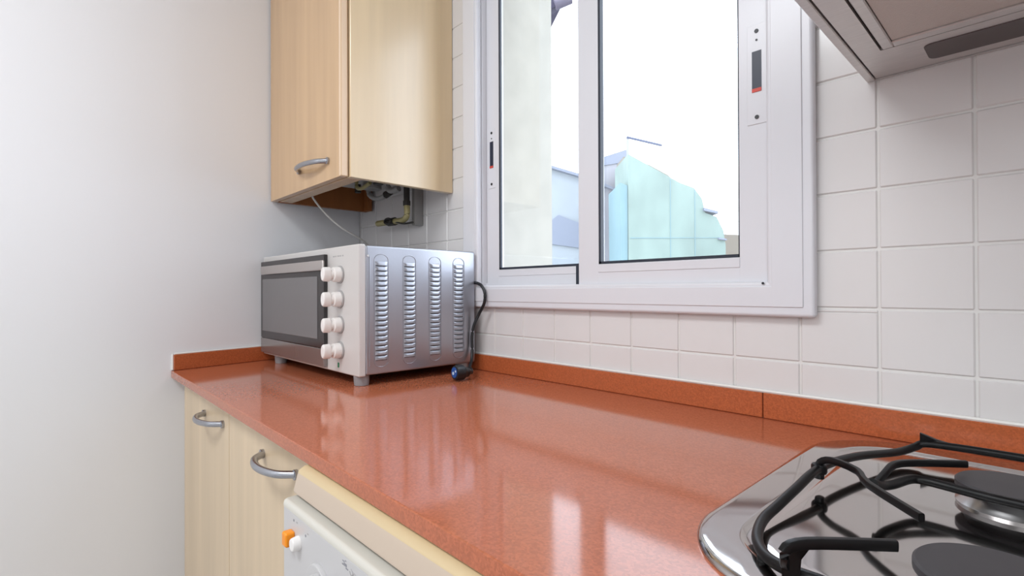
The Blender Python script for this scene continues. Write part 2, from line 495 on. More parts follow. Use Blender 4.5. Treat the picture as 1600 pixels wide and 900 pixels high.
def upstand(pts, z1, label, x_or):
    m = MB().prism(pts, ZC + 0.0005, z1, M['quartz_v'], bevel=0.0012, seg=1)
    return tag(m.build('upstand', origin=x_or), label, 'upstand', 'terracotta upstands')
JX = 1.3575
upstand([(-0.083, -0.0005), (JX - 0.0008, -0.0005), (JX - 0.0008, -0.0095), (-0.083, -0.0095)], 0.9430,
        'long terracotta upstand strip below the window, from the oven to the joint', (0.6, 0, ZC))
upstand([(JX + 0.0008, -0.0005), (3.3, -0.0005), (3.3, -0.0095), (JX + 0.0008, -0.0095)], 0.9435,
        'terracotta upstand strip behind the gas hob, right of the joint', (2.2, 0, ZC))
upstand([(lwx(-0.612) + 0.001, -0.622), (lwx(-0.612) + 0.0115, -0.622), (lwx(-0.0105) + 0.0115, -0.0105), (lwx(-0.0105) + 0.001, -0.0105)], 0.9440,
        'short terracotta upstand along the plain left wall', (0, -0.3, ZC))
tr = MB()                                          # silicone bead on top of the upstands
tr.tube([(-0.08, -0.004, 0.9455), (JX, -0.004, 0.9458), (3.3, -0.004, 0.9460)], 0.0030, M['silicone'], n=6, smooth=1)
struct(tr.build('trim_1'), 'white silicone bead on the upstand below the window', 'sealant')
tr = MB()
tr.tube([(lwx(-0.62) + 0.004, -0.62, 0.9458), (lwx(-0.01) + 0.004, -0.012, 0.9458)], 0.0030, M['silicone'], n=6, smooth=1)
tr.tube([(lwx(-0.622) + 0.003, -0.6245, 0.9455), (lwx(-0.622) + 0.003, -0.6245, 0.902)], 0.0028, M['silicone'], n=6, smooth=1)
struct(tr.build('trim_2'), 'white silicone bead on the short left upstand', 'sealant')

# ------------------------------------------------------------------ base cabinet
def bow_handle(mb, x0, x1, y, z0, z1, out, r, m):
    """bow handle between two fixings on a face that looks towards -y"""
    pts = []
    for i in range(9):
        t = i / 8
        h = math.sin(PI * min(1, max(0, t))) ** 0.55
        pts.append((x0 + (x1 - x0) * t, y - out * h, z0 + (z1 - z0) * t))
    mb.tube(pts, r, m, n=12, smooth=3)
    for x, z in ((x0, z0), (x1, z1)):
        mb.cyl((x, y + 0.0005, z), (x, y - 0.006, z), r * 1.35, m, n=16, bevel=0.001)
bc = thing('base_cabinet', 'pale maple two-door base cabinet under the worktop beside the left wall', 'cabinet', (0.5, -0.30, 0.0))
b = MB()
b.box((0.075, -0.588, 0.10), (0.970, -0.03, 0.878), M['maple_base'])
b.build('carcass', bc)
MB().box((0.075, -0.54, 0.0), (0.970, -0.05, 0.0995), M['maple_base']).build('plinth', bc)
MB().box((0.004, -0.585, 0.0), (0.0745, -0.565, 0.878), M['maple_base'], 0.001, 1).build('filler_strip', bc)
for x0, x1, hx0, hx1, zh in ((0.0790, 0.4965, 0.300, 0.458, 0.8290), (0.5000, 0.9680, 0.716, 0.874, 0.8270)):
    d = MB().box((x0, -0.610, 0.11), (x1, -0.5885, 0.872), M['maple_base'], 0.0015, 2).build('door', bc)
    h = MB(); bow_handle(h, hx0, hx1, -0.610, zh, zh + 0.003, 0.034, 0.0062, M['satin'])
    h.build('handle', d)['label'] = 'satin metal bow handle'

# ------------------------------------------------------------------ dishwasher
dw = thing('dishwasher', 'cream freestanding dishwasher with a white control panel tucked under the worktop', 'appliance', (1.28, -0.35, 0.0))
DX0, DX1 = 0.982, 1.582
MB().box((DX0 + 0.003, -0.628, 0.02), (DX1 - 0.003, -0.06, 0.868), M['dw_cream'], 0.004, 2).build('body', dw)
b = MB()
prof = [(-0.630, 0.8785), (-0.6415, 0.8775), (-0.6485, 0.8735), (-0.6515, 0.8670), (-0.6560, 0.8490), (-0.6560, 0.8455), (-0.630, 0.8455)]
mt = Matrix(((0, 0, 1, 0), (1, 0, 0, 0), (0, 1, 0, 0), (0, 0, 0, 1)))
b.prism(prof, DX0 + 0.001, DX1 - 0.001, M['dw_cream'], mtx=mt)
rail = b.build('top_front_rail', dw, angle=60)
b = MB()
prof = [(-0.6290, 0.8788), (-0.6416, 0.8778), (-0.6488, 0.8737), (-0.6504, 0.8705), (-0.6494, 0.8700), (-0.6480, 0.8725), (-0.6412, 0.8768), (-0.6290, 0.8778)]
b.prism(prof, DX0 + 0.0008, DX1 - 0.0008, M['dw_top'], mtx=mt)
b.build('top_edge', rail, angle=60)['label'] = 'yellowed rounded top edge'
b = MB()
prof = [(-0.6285, 0.8400), (-0.6640, 0.8400), (-0.6680, 0.8380), (-0.6692, 0.8340), (-0.6692, 0.8305), (-0.6285, 0.8305)]
b.prism(prof, DX0, DX1, M['dw_lip'], mtx=mt)
b.build('panel_lip', dw, angle=50)
MB().box((DX0 + 0.004, -0.6480, 0.8380), (DX1 - 0.004, -0.6290, 0.8475), M['hood_gap']).build('seam', dw)
p = MB().box((DX0, -0.6692, 0.700), (DX1, -0.6285, 0.8303), M['dw_white'], 0.0015, 2).build('control_panel', dw)
MB().box((DX0, -0.664, 0.10), (DX1, -0.6285, 0.697), M['dw_white'], 0.003, 2).build('door', dw)
for x in (1.02, 1.54):
    for y in (-0.58, -0.12):
        MB().cyl((x, y, 0), (x, y, 0.02), 0.02, M['grey_plastic'], n=12).build('foot', dw)
yP = -0.6692
MB().box((1.0075, yP - 0.012, 0.7905), (1.0225, yP + 0.001, 0.8090), M['orange'], 0.003, 3).build('indicator_button', p)
o = MB()
o.cyl((1.0350, yP + 0.001, 0.7990), (1.0350, yP - 0.010, 0.7990), 0.0095, M['knob'], r1=0.0078, n=24, bevel=0.002)
o.build('push_button', p)
q = MB()
q.cyl((1.100, yP + 0.001, 0.767), (1.100, yP - 0.006, 0.767), 0.030, M['dw_white'], n=36, bevel=0.002)
q.box((1.095, yP - 0.020, 0.738), (1.105, yP - 0.004, 0.796), M['dw_white'], 0.004, 3,
      mtx=Matrix.Translation((1.100, 0, 0.767)) @ Matrix.Rotation(0.5, 4, 'Y') @ Matrix.Translation((-1.100, 0, -0.767)))
q.build('program_dial', p)
q = MB()                                           # printed marks: symbols and the smudged maker's mark
for x, z, r in ((1.0185, 0.8225, 0.0017), (1.0570, 0.8155, 0.0017)):
    q.cyl((x, yP - 0.0003, z), (x, yP + 0.0005, z), r, M['print_dark'], n=10)
for x, z in ((1.0290, 0.8228), (1.0640, 0.8200)):
    q.box((x - 0.002, yP - 0.0002, z - 0.0008), (x + 0.002, yP + 0.0005, z + 0.0008), M['print_grey'])
for i, (dx, dz, ww, hh) in enumerate(((0, 0, .007, .0030), (-.004, .0028, .005, .0012), (.004, -.003, .006, .0014), (.001, .0045, .003, .001), (-.006, -.001, .003, .0015))):
    q.box((1.166 + dx - ww / 2, yP - 0.0003, 0.8215 + dz - hh / 2), (1.166 + dx + ww / 2, yP + 0.0005, 0.8215 + dz + hh / 2), M['print_dark'])
for x, z, s in ((1.180, 0.8190, 0.010), (1.187, 0.8180, 0.008)):
    q.tube([(x, yP - 0.0002, z + s / 3), (x + s / 2, yP - 0.0002, z), (x, yP - 0.0002, z - s / 3), (x - s / 3, yP - 0.0002, z)], 0.0006, M['print_grey'], n=6, smooth=3)
q.build('printed_mark', p)['kind'] = 'stuff'

# ------------------------------------------------------------------ wall cabinet round the water heater
wc = thing('wall_cabinet', 'maple wall cabinet with one door hung beside the window above the oven', 'cabinet', (0.22, -0.17, 1.41))
CB, CT = 1.4105, 2.16
d = MB()
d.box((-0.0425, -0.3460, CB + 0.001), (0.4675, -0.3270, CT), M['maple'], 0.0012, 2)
d = d.build('door', wc)
e = MB().box((0.4540, -0.3466, CB + 0.0008), (0.4680, -0.3275, CT - 0.001), M['maple_edge'], 0.004, 3)
e.build('edge_band', d)
h = MB(); bow_handle(h, 0.1980, 0.3930, -0.3460, 1.4680, 1.4625, 0.030, 0.0068, M['satin']); h.build('handle', d)['label'] = 'satin metal bow handle'
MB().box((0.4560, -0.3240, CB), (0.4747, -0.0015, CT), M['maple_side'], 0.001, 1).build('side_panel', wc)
MB().box((-0.0420, -0.3240, CB), (-0.0220, -0.0120, CT), M['brown']).build('side_panel', wc)['label'] = 'inner side against the left wall, its shade painted as dark brown'
MB().box((-0.0218, -0.3240, CB), (0.4558, -0.2850, CB + 0.018), M['maple'], 0.001, 1).build('bottom_rail', wc)
MB().box((-0.0218, -0.0300, CB), (0.0040, -0.0120, CT - 0.02), M['brown']).build('back_strip', wc)
MB().box((-0.0218, -0.3240, CT - 0.018), (0.4558, -0.0015, CT), M['maple']).build('top_panel', wc)

wh = thing('water_heater', 'white boiler with grey fittings hidden inside the maple wall cabinet', 'boiler', (0.22, -0.13, 1.47))
MB().box((0.030, -0.262, 1.475), (0.430, -0.004, 2.10), M['boiler'], 0.012, 3).build('casing', wh)
f = MB()
f.cyl((0.170, -0.10, 1.476), (0.170, -0.10, 1.452), 0.030, M['pipe'], n=24, bevel=0.003)
f.tube([(0.120, -0.085, 1.476), (0.122, -0.085, 1.445), (0.150, -0.075, 1.428), (0.190, -0.07, 1.430), (0.205, -0.07, 1.440)], 0.0085, M['pipe'], n=12)
f.cyl((0.205, -0.07, 1.433), (0.232, -0.07, 1.440), 0.012, M['valve'], n=6)
f.tube([(0.235, -0.08, 1.476), (0.240, -0.08, 1.446), (0.262, -0.075, 1.440), (0.285, -0.07, 1.444)], 0.0100, M['pipe'], n=12)
f.cyl((0.110, -0.12, 1.476), (0.110, -0.12, 1.448), 0.010, M['valve'], n=14)
f.cyl((0.265, -0.13, 1.476), (0.265, -0.13, 1.450), 0.016, M['valve'], n=20, bevel=0.002)
f.tube([(0.160, -0.15, 1.476), (0.165, -0.15, 1.452), (0.200, -0.15, 1.446), (0.250, -0.15, 1.455)], 0.0060, M['brass'], n=10)
f.build('fitting', wh)

gp = thing('gas_pipe', 'gas pipe elbow with a ring valve coming down below the maple cabinet', 'pipe', (0.30, -0.05, 1.33))
f = MB()
f.box((0.300, -0.034, 1.328), (0.319, -0.001, 1.472), M['pipe'], 0.004, 2)
f.build('cover_strip', gp)
f = MB()
f.cyl((0.318, -0.062, 1.475), (0.318, -0.062, 1.385), 0.0095, M['valve'], n=18)
f.cyl((0.318, -0.062, 1.400), (0.318, -0.062, 1.386), 0.0130, M['valve'], n=6)
f.build('riser', gp)
f = MB()
f.tube([(0.318, -0.062, 1.388), (0.320, -0.062, 1.362), (0.312, -0.062, 1.348), (0.285, -0.060, 1.343), (0.240, -0.059, 1.345), (0.225, -0.058, 1.346)], 0.0095, M['brass'], n=14)
f.cyl((0.200, -0.058, 1.3465), (0.130, -0.058, 1.3480), 0.0100, M['brass'], n=18, bevel=0.001)
f.build('elbow', gp)
f = MB()
f.cyl((0.200, -0.058, 1.346), (0.243, -0.058, 1.345), 0.0135, M['valve'], n=8, bevel=0.001)
f.tube([(0.222 + 0.020 * math.cos(a), -0.074, 1.346 + 0.0085 * math.sin(a)) for a in [2 * PI * i / 14 for i in range(14)]], 0.0032, M['valve'], n=8, smooth=2, closed=True)
f.build('valve', gp)
f = MB()
f.tube([(0.243, -0.062, 1.343), (0.275, -0.066, 1.337), (0.300, -0.060, 1.332), (0.332, -0.048, 1.334)], 0.0032, M['valve'], n=8)
f.build('clip', gp)

wcord = MB().tube([(0.092, -0.270, 1.440), (0.0929, -0.265, 1.4172), (0.0898, -0.238, 1.3865), (0.0949, -0.20, 1.3486), (0.1027, -0.16, 1.3199), (0.090, -0.10, 1.2960), (0.070, -0.06, 1.2780), (0.060, -0.030, 1.240), (0.060, -0.018, 1.15), (0.060, -0.0085, 1.10), (0.060, -0.006, 1.09)],
                  0.0030, M['white_cord'], n=10, smooth=5).build('cord', origin=(0.09, -0.2, 1.35))
tag(wcord, 'thin white flex hanging from the wall cabinet down behind the oven', 'cord')

# ------------------------------------------------------------------ countertop oven
ov = thing('toaster_oven', 'silver countertop oven with four white knobs standing in the worktop corner', 'oven', (0.29, -0.20, ZC))
OX_0, OX_1, OYF, OYB, OB, OT = -0.033, 0.610, -0.372, -0.028, 0.9225, 1.2285
body = MB().box((OX_0 + 0.004, OYF + 0.018, OB + 0.002), (OX_1, OYB, OT - 0.002), M['steel'], 0.005, 3).build('body', ov)
fz = MB()
fz.box((OX_0, OYF, OB), (OX_1 + 0.001, OYF + 0.0185, OT), M['oven_white'], 0.004, 3)
front = fz.build('front_bezel', ov)
# drop-down door
dr = MB()
dr.box((OX_0 + 0.007, OYF - 0.0100, 0.9760), (0.4470, OYF - 0.0005, 1.2125), M['oven_dark'], 0.002, 2)
door = dr.build('door', ov)
MB().box((OX_0 + 0.026, OYF - 0.0112, 0.9980), (0.4080, OYF - 0.0095, 1.1580), M['oven_glass'], 0.0006, 1).build('door_glass', door)
MB().box((OX_0 + 0.007, OYF - 0.0104, 0.9300), (0.4470, OYF - 0.0005, 0.9755), M['oven_strip'], 0.002, 2).build('door_strip', door)
hd = MB()
hd.box((0.0020, OYF - 0.0200, 1.1715), (0.4600, OYF - 0.0135, 1.1975), M['chrome'], 0.0035, 3)
for x in (OX_0 + 0.045, 0.420):
    hd.box((x - 0.010, OYF - 0.0145, 1.1765), (x + 0.010, OYF - 0.0098, 1.1930), M['oven_dark'], 0.001, 1)
hd.build('door_handle', door)['label'] = 'flat polished metal bar handle'
# knobs
for zk in (1.1600, 1.1005, 1.0390, 0.9775):
    k = MB(); xk = 0.5180
    k.cyl((xk, OYF + 0.001, zk), (xk, OYF - 0.0035, zk), 0.0215, M['print_grey'], n=32, bevel=0.001)
    k.cyl((xk, OYF - 0.003, zk), (xk, OYF - 0.0200, zk), 0.0188, M['knob'], r1=0.0172, n=36, bevel=0.0018)
    k.cyl((xk, OYF - 0.0195, zk), (xk, OYF - 0.0265, zk), 0.0105, M['knob'], n=28, bevel=0.001)
    bmk = bmesh.new(); bmesh.ops.create_cone(bmk, cap_ends=True, segments=28, radius1=0.0178, radius2=0.0168, depth=0.0200)
    bmesh.ops.bevel(bmk, geom=[e for e in bmk.edges if any(len(f.verts) > 4 for f in e.link_faces)], offset=0.004, segments=3, affect='EDGES', profile=0.5)
    k._add(bmk, M['knob'], Matrix.Translation((xk, OYF - 0.0350, zk)) @ Matrix.Diagonal((0.62, 1, 1, 1)) @ Matrix.Rotation(PI / 2, 4, 'X'))
    k.build('knob', ov)
MB().box((0.5040, OYF - 0.0012, 0.9350), (0.5110, OYF + 0.001, 0.9470), M['green'], 0.0006, 1).build('indicator_lamp', ov)['label'] = 'small green lamp'
mk = MB()                                          # faint illegible print above the knobs
for i, wd in enumerate((0.008, 0.005, 0.009, 0.006, 0.007)):
    mk.box((0.478 + i * 0.0125, OYF - 0.0004, 1.2035), (0.478 + i * 0.0125 + wd, OYF + 0.0005, 1.2065), M['print_grey'])
mk.build('printed_mark', front)['kind'] = 'stuff'
for x in (0.065, 0.585):
    for y in (-0.352, -0.055):
        MB().cyl((x, y, ZC + 0.0002), (x, y, OB + 0.003), 0.0165, M['grey_plastic'], r1=0.0185, n=24, bevel=0.001).build('foot', ov)
# four columns of pressed louvres on the right side
for yc in (-0.3140, -0.2370, -0.1610, -0.0850):
    v = MB(); hw = 0.0165; n = 20; zt, zb = 1.1910, 0.9570
    bm = bmesh.new()
    for i in range(n):
        z = zb + (zt - zb) * (i + 0.5) / n
        hh = (zt - zb) / n * 0.40
        segs = 6; rows = []
        for k in range(segs + 1):                   # half-round hood, open below: deepest at its lower lip
            t = k / segs
            zz = z + hh - 2 * hh * t
            ax = 0.0034 * (1 - (1 - t) ** 2) ** 0.5
            row = []
            for s in range(9):
                u = -1 + 2 * s / 8
                env = (max(0.0, 1 - abs(u) ** 4)) ** 0.5
                row.append(bm.verts.new((OX_1 + 0.0003 + ax * env, yc + u * hw, zz)))
            rows.append(row)
        for a, b_ in zip(rows, rows[1:]):
            for s in range(8):
                bm.faces.new((a[s], a[s + 1], b_[s + 1], b_[s]))
    bmesh.ops.recalc_face_normals(bm, faces=bm.faces)
    v._add(bm, M['steel'])
    # dark slits under each hood
    for i in range(n):
        z = zb + (zt - zb) * (i + 0.5) / n - (zt - zb) / n * 0.44
        v.box((OX_1 - 0.001, yc - hw * 0.88, z - 0.0012), (OX_1 + 0.0006, yc + hw * 0.88, z + 0.0010), M['oven_dark'])
    # raised rim round the column
    ring = []
    R = hw + 0.002
    for k in range(9):
        a = PI * k / 8
        ring.append((OX_1 + 0.0004, yc + R * math.cos(a), zt + 0.002 + R * 0.75 * math.sin(a)))
    for k in range(9):
        a = PI + PI * k / 8
        ring.append((OX_1 + 0.0004, yc + R * math.cos(a), zb - 0.002 + R * 0.75 * math.sin(a)))
    v.tube(ring, 0.0008, M['steel'], n=8, smooth=1, closed=True)
    v.build('vent', ov)
cr = MB().tube([(OX_1 + 0.0002, -0.3440, 1.200), (OX_1 + 0.0002, -0.3440, 0.945)], 0.0016, M['steel'], n=8, smooth=1)
cr.cyl((OX_1 - 0.001, -0.3490, 1.2020), (OX_1 + 0.0022, -0.3490, 1.2020), 0.0028, M['chrome'], n=12)
cr.build('side_crease', ov)
# mains cord and its plug
pc = MB().tube([(0.590, -0.0268, 1.1420), (0.606, -0.0262, 1.1420), (0.626, -0.0300, 1.1395), (0.6425, -0.0310, 1.1320), (0.6545, -0.0310, 1.1130), (0.6515, -0.0310, 1.0858), (0.6330, -0.0330, 1.0577),
                (0.6210, -0.0420, 1.0240), (0.6180, -0.0460, 0.9950), (0.6200, -0.0470, 0.9600), (0.6280, -0.0560, 0.9320), (0.6480, -0.0780, 0.9200), (0.6850, -0.1020, 0.9185), (0.7080, -0.1210, 0.9190)],
               0.0042, M['black_rubber'], n=12, smooth=5).build('power_cord', ov)
pg = MB()
pb = Vector((0.7060, -0.1190, 0.9190))
ax = Vector((-0.10, -0.98, 0.03)).normalized()
pg.tube([pb, pb + ax * 0.012, pb + ax * 0.026], 0.006, M['black_rubber'], n=18, smooth=3, rads=[0.0065, 0.009, 0.012, 0.0145, 0.0165])
pg.cyl(pb + ax * 0.024, pb + ax * 0.050, 0.0182, M['black_rubber'], r1=0.0176, n=32, bevel=0.004)
plug = pg.build('plug', pc)
ps = MB()
fc = pb + ax * 0.0502
qd = ax.to_track_quat('Z', 'Y').to_matrix().to_4x4()
def disc(r, d, off, dx, dy, m):
    bmd = bmesh.new(); bmesh.ops.create_cone(bmd, cap_ends=True, segments=24, radius1=r, radius2=r, depth=d)
    ps._add(bmd, m, Matrix.Translation(fc + ax * off) @ qd @ Matrix.Translation((dx, dy, 0)))
disc(0.0128, 0.001, 0, 0, 0.001, M['sticker'])
for dx, dy, r in ((-0.0040, -0.0015, 0.0040), (0.0065, 0.0045, 0.0028)): disc(r, 0.0006, 0.0006, dx, dy, M['sticker_mark'])
ps.build('plug_sticker', pc)['label'] = 'blue round sticker with pale marks on the plug'

# ------------------------------------------------------------------ gas hob
HX0, HX1, HY0, HY1 = 1.4670, 2.0500, -0.5450, -0.0410
def rrect(x0, x1, y0, y1, r, n=10, rr=None):
    P = []
    for cx, cy, a0, q in ((x1 - r, y1 - r, 0, 0), (x0 + r, y1 - r, 90, 1), (x0 + r, y0 + r, 180, 2), (x1 - r, y0 + r, 270, 3)):
        for k in range(n + 1):
            a = math.radians(a0 + 90 * k / n)
            P.append((cx + r * math.cos(a), cy + r * math.sin(a)))
    return P
hob = thing('gas_hob', 'stainless steel gas hob with black pan supports set in the worktop', 'hob', (1.76, -0.29, ZC))
hb = MB()
bm = bmesh.new(); n0 = 14
loops = []
for inset, z, in ((0.0, 0.0003), (0.0005, 0.0035), (0.004, 0.0058), (0.009, 0.0066), (0.034, 0.0062), (0.037, 0.0052), (0.0405, 0.0030), (0.046, 0.0026), (0.0500, 0.0032), (0.0540, 0.0050), (0.060, 0.0054), (0.063, 0.0054), (0.066, 0.0054)):
    r = max(0.02, 0.105 - inset)
    loops.append([bm.verts.new((x, y, ZC + z)) for x, y in rrect(HX0 + inset, HX1 - inset, HY0 + inset, HY1 - inset, r, n0)])
for a, b_ in zip(loops, loops[1:]):
    N = len(a)
    for i in range(N):
        bm.faces.new((a[i], a[(i + 1) % N], b_[(i + 1) % N], b_[i]))
bm.faces.new(loops[-1])
bmesh.ops.recalc_face_normals(bm, faces=bm.faces)
hb._add(bm, M['hob'])
hb.build('hob_plate', hob, angle=50)
ZH = ZC + 0.0054
# burners
def burner(cx, cy, r):
    bs = MB()
    bs.lathe([(0, 0.0), (r * 0.98, 0.0), (r * 1.0, 0.004), (r * 0.86, 0.010), (r * 0.80, 0.017), (0, 0.017)], (cx, cy, ZH), M['hob_rim'], n=44)
    bo = bs.build('burner', hob)
    cp = MB()
    cp.lathe([(0, 0.0165), (r * 0.94, 0.0165), (r * 1.0, 0.0180), (r * 1.0, 0.0235), (r * 0.96, 0.0252), (r * 0.2, 0.0258), (0, 0.0258)], (cx, cy, ZH), M['cap'], n=44)
    cp.build('burner_cap', bo)['label'] = 'matt black burner cap'
burner(1.6715, -0.2330, 0.0430)
burner(1.6725, -0.4560, 0.0455)
burner(1.8900, -0.2000, 0.0430)
burner(1.8900, -0.4500, 0.0300)
# pan support: ring rod with raised fingers
iron = M['iron']
def fin(mb, pts, w_, h_): mb.tube(pts, 0, iron, n=12, smooth=3, flat=(w_, h_))
def make_support(mx):
    """left half as measured; the right half is its mirror image about x = mx"""
    T = (lambda P: P) if mx is None else (lambda P: [(2 * mx - x, y, z) for x, y, z in P])
    a = MB()
    ring = [(1.7560, -0.5080, 0.9180), (1.6900, -0.5200, 0.9180), (1.6300, -0.5240, 0.9180), (1.5850, -0.5240, 0.9180), (1.5620, -0.5180, 0.9150), (1.5414, -0.5015, 0.9115), (1.5258, -0.4757, 0.9112), (1.5171, -0.4396, 0.9120), (1.5179, -0.4056, 0.9150), (1.5209, -0.3617, 0.9210), (1.5231, -0.3148, 0.9260),
            (1.5274, -0.2667, 0.9255), (1.5418, -0.2068, 0.9230), (1.5660, -0.1420, 0.9185), (1.5800, -0.1150, 0.9225), (1.5883, -0.1085, 0.9265), (1.6208, -0.1022, 0.9270), (1.6755, -0.1002, 0.9270), (1.7560, -0.1000, 0.9270)]
    a.tube(T(ring), 0.0046, iron, n=12, smooth=4)
    rg = a.build('pan_support', hob)
    a = MB(); fin(a, T([(1.5226, -0.3020, 0.9250), (1.5250, -0.3005, 0.9335), (1.5376, -0.3062, 0.9395), (1.5646, -0.3249, 0.9395), (1.5801, -0.3568, 0.9390), (1.6257, -0.4077, 0.9385)]), 0.0026, 0.0036); a.build('finger', rg)
    a = MB(); fin(a, T([(1.5790, -0.3290, 0.9300), (1.5830, -0.3060, 0.9370), (1.5870, -0.2840, 0.9415), (1.6007, -0.2613, 0.9415), (1.6371, -0.2266, 0.9410)]), 0.0026, 0.0036); a.build('finger', rg)
    a = MB(); fin(a, T([(1.5660, -0.5220, 0.9170), (1.5675, -0.5370, 0.9300), (1.5690, -0.5365, 0.9390), (1.5780, -0.5247, 0.9415), (1.6000, -0.5030, 0.9415), (1.6218, -0.4820, 0.9410)]), 0.0028, 0.0040)
    blk = T([(1.5678, -0.5350, 0.9160), (1.5678, -0.5350, 0.9400), (1.5790, -0.5238, 0.9400), (1.5735, -0.5292, 0.9300), (1.5725, -0.5302, 0.9160)])
    a.poly3([(x - 0.002, y - 0.002, z) for x, y, z in blk] + [(x + 0.002, y + 0.002, z) for x, y, z in blk],
            [(0, 1, 2, 3, 4), (9, 8, 7, 6, 5)] + [(k, (k + 1) % 5, 5 + (k + 1) % 5, 5 + k) for k in range(5)], iron)
    a.build('finger', rg)
    a = MB()                                       # triangular lug at the back rim
    lug = T([(1.5838, -0.1105, 0.9235), (1.5838, -0.1105, 0.9400), (1.5990, -0.1010, 0.9325), (1.6130, -0.0960, 0.9285), (1.6130, -0.0960, 0.9245)])
    a.poly3([(x, y - 0.0024, z) for x, y, z in lug] + [(x, y + 0.0024, z) for x, y, z in lug],
            [(0, 1, 2, 3, 4), (9, 8, 7, 6, 5)] + [(k, (k + 1) % 5, 5 + (k + 1) % 5, 5 + k) for k in range(5)], iron)
    a.build('finger', rg, smooth=False)
    a = MB(); a.tube(T([(1.5800, -0.3400, 0.9360), (1.5830, -0.3200, 0.9290), (1.5890, -0.3022, 0.9270), (1.5976, -0.2761, 0.9275), (1.6065, -0.2690, 0.9275), (1.6267, -0.2704, 0.9270), (1.6546, -0.2772, 0.9270), (1.6798, -0.2795, 0.9270), (1.7560, -0.2830, 0.9270)]), 0.0044, iron, n=12, smooth=4); a.build('cross_rod', rg)
    for x, y, z, zl in ((1.5235, -0.2990, 0.9240, 0.9150), (1.5400, -0.5000, 0.9100, ZH + 0.0002)):
        x = x if mx is None else 2 * mx - x
        a = MB()
        a.cyl((x, y, zl), (x, y, z), 0.0050, iron, n=12, bevel=0.001)
        if zl > 0.91: a.cyl((x, y, z - 0.004), (x, y, z + 0.0075), 0.0078, iron, n=14, bevel=0.003)
        a.build('support_foot', rg)
make_support(None)
make_support(1.7585)

# ------------------------------------------------------------------ extractor hood
hd_ = thing('range_hood', 'brushed steel extractor hood fixed to the tiles above the gas hob', 'hood', (1.80, -0.25, 1.4312))
X0, X1, Y0, Y1, ZB = 1.5087, 2.1087, -0.4900, -0.0015, 1.4312
c = MB()
t = 0.0105
c.box((X0, Y0, ZB), (X0 + t, Y1, ZB + 0.055), M['hood'], 0.001, 1)
c.box((X1 - t, Y0, ZB), (X1, Y1, ZB + 0.055), M['hood'], 0.001, 1)
c.box((X0 + t, Y0, ZB), (X1 - t, Y0 + t, ZB + 0.055), M['hood'], 0.001, 1)
c.box((X0 + t, Y1 - 0.004, ZB), (X1 - t, Y1, ZB + 0.055), M['hood'])
bm = bmesh.new()
lo = [bm.verts.new(v) for v in ((X0, Y0, ZB + 0.055), (X1, Y0, ZB + 0.055), (X1, Y1, ZB + 0.055), (X0, Y1, ZB + 0.055))]
hi = [bm.verts.new(v) for v in ((X0, Y0 + 0.16, ZB + 0.16), (X1, Y0 + 0.16, ZB + 0.16), (X1, Y1, ZB + 0.16), (X0, Y1, ZB + 0.16))]
bm.faces.new(hi)
for i in range(4): bm.faces.new((lo[i], lo[(i + 1) % 4], hi[(i + 1) % 4], hi[i]))
bmesh.ops.recalc_face_normals(bm, faces=bm.faces)
c._add(bm, M['hood'])
c.build('canopy', hd_)
MB().box((X0 + t + 0.0005, Y0 + t + 0.0005, ZB + 0.006), (X1 - t - 0.0005, Y1 - 0.0045, ZB + 0.009), M['hood_gap']).build('seam', hd_)
u = MB()                                           # underside sheet with the lamp strip
u.box((X0 + t + 0.002, Y0 + t + 0.002, ZB + 0.0015), (X0 + t + 0.0265, Y1 - 0.006, ZB + 0.0055), M['hood'])
u.box((X0 + t + 0.0265, -0.1085, ZB + 0.0015), (X1 - t - 0.002, Y1 - 0.006, ZB + 0.0055), M['hood'])
u.box((X1 - t - 0.0265, Y0 + t + 0.002, ZB + 0.0015), (X1 - t - 0.002, -0.1085, ZB + 0.0055), M['hood'])
u.box((X0 + t + 0.0265, Y0 + t + 0.002, ZB + 0.0015), (X1 - t - 0.0265, Y0 + 0.05, ZB + 0.0055), M['hood'])
u.build('underside_panel', hd_)
fl = MB()
A0, A1, B0, B1 = 1.5485, X1 - t - 0.0300, Y0 + 0.054, -0.1115
for a_, b_ in (((A0, B0, 0), (A0 + 0.012, B1, 0)), ((A1 - 0.012, B0, 0), (A1, B1, 0)), ((A0 + 0.012, B0, 0), (A1 - 0.012, B0 + 0.016, 0)), ((A0 + 0.012, B1 - 0.0165, 0), (A1 - 0.012, B1, 0))):
    fl.box((a_[0], a_[1], ZB + 0.0005), (b_[0], b_[1], ZB + 0.0055), M['hood'], 0.0012, 1)
fo = fl.build('filter_frame', hd_)
fm = MB(); fm.box((A0 + 0.0128, B0 + 0.0168, ZB + 0.0030), (A1 - 0.0128, B1 - 0.0173, ZB + 0.0055), M['filter'])
fm.build('filter_mesh', fo)
ln = MB().prism(rrect(1.5862, 2.031, -0.0870, -0.0290, 0.010, 5), ZB + 0.0004, ZB + 0.0030, M['lens'], bevel=0.0006, seg=1)
ln.build('lamp_lens', hd_)['label'] = 'long dark smoked lamp lens'

# ------------------------------------------------------------------ outside, beyond the window
struct(MB().box((-40, 0.5, -6.2), (30, 40, -6.0), M['ground']).build('ground'), 'courtyard ground far below the window', 'ground')

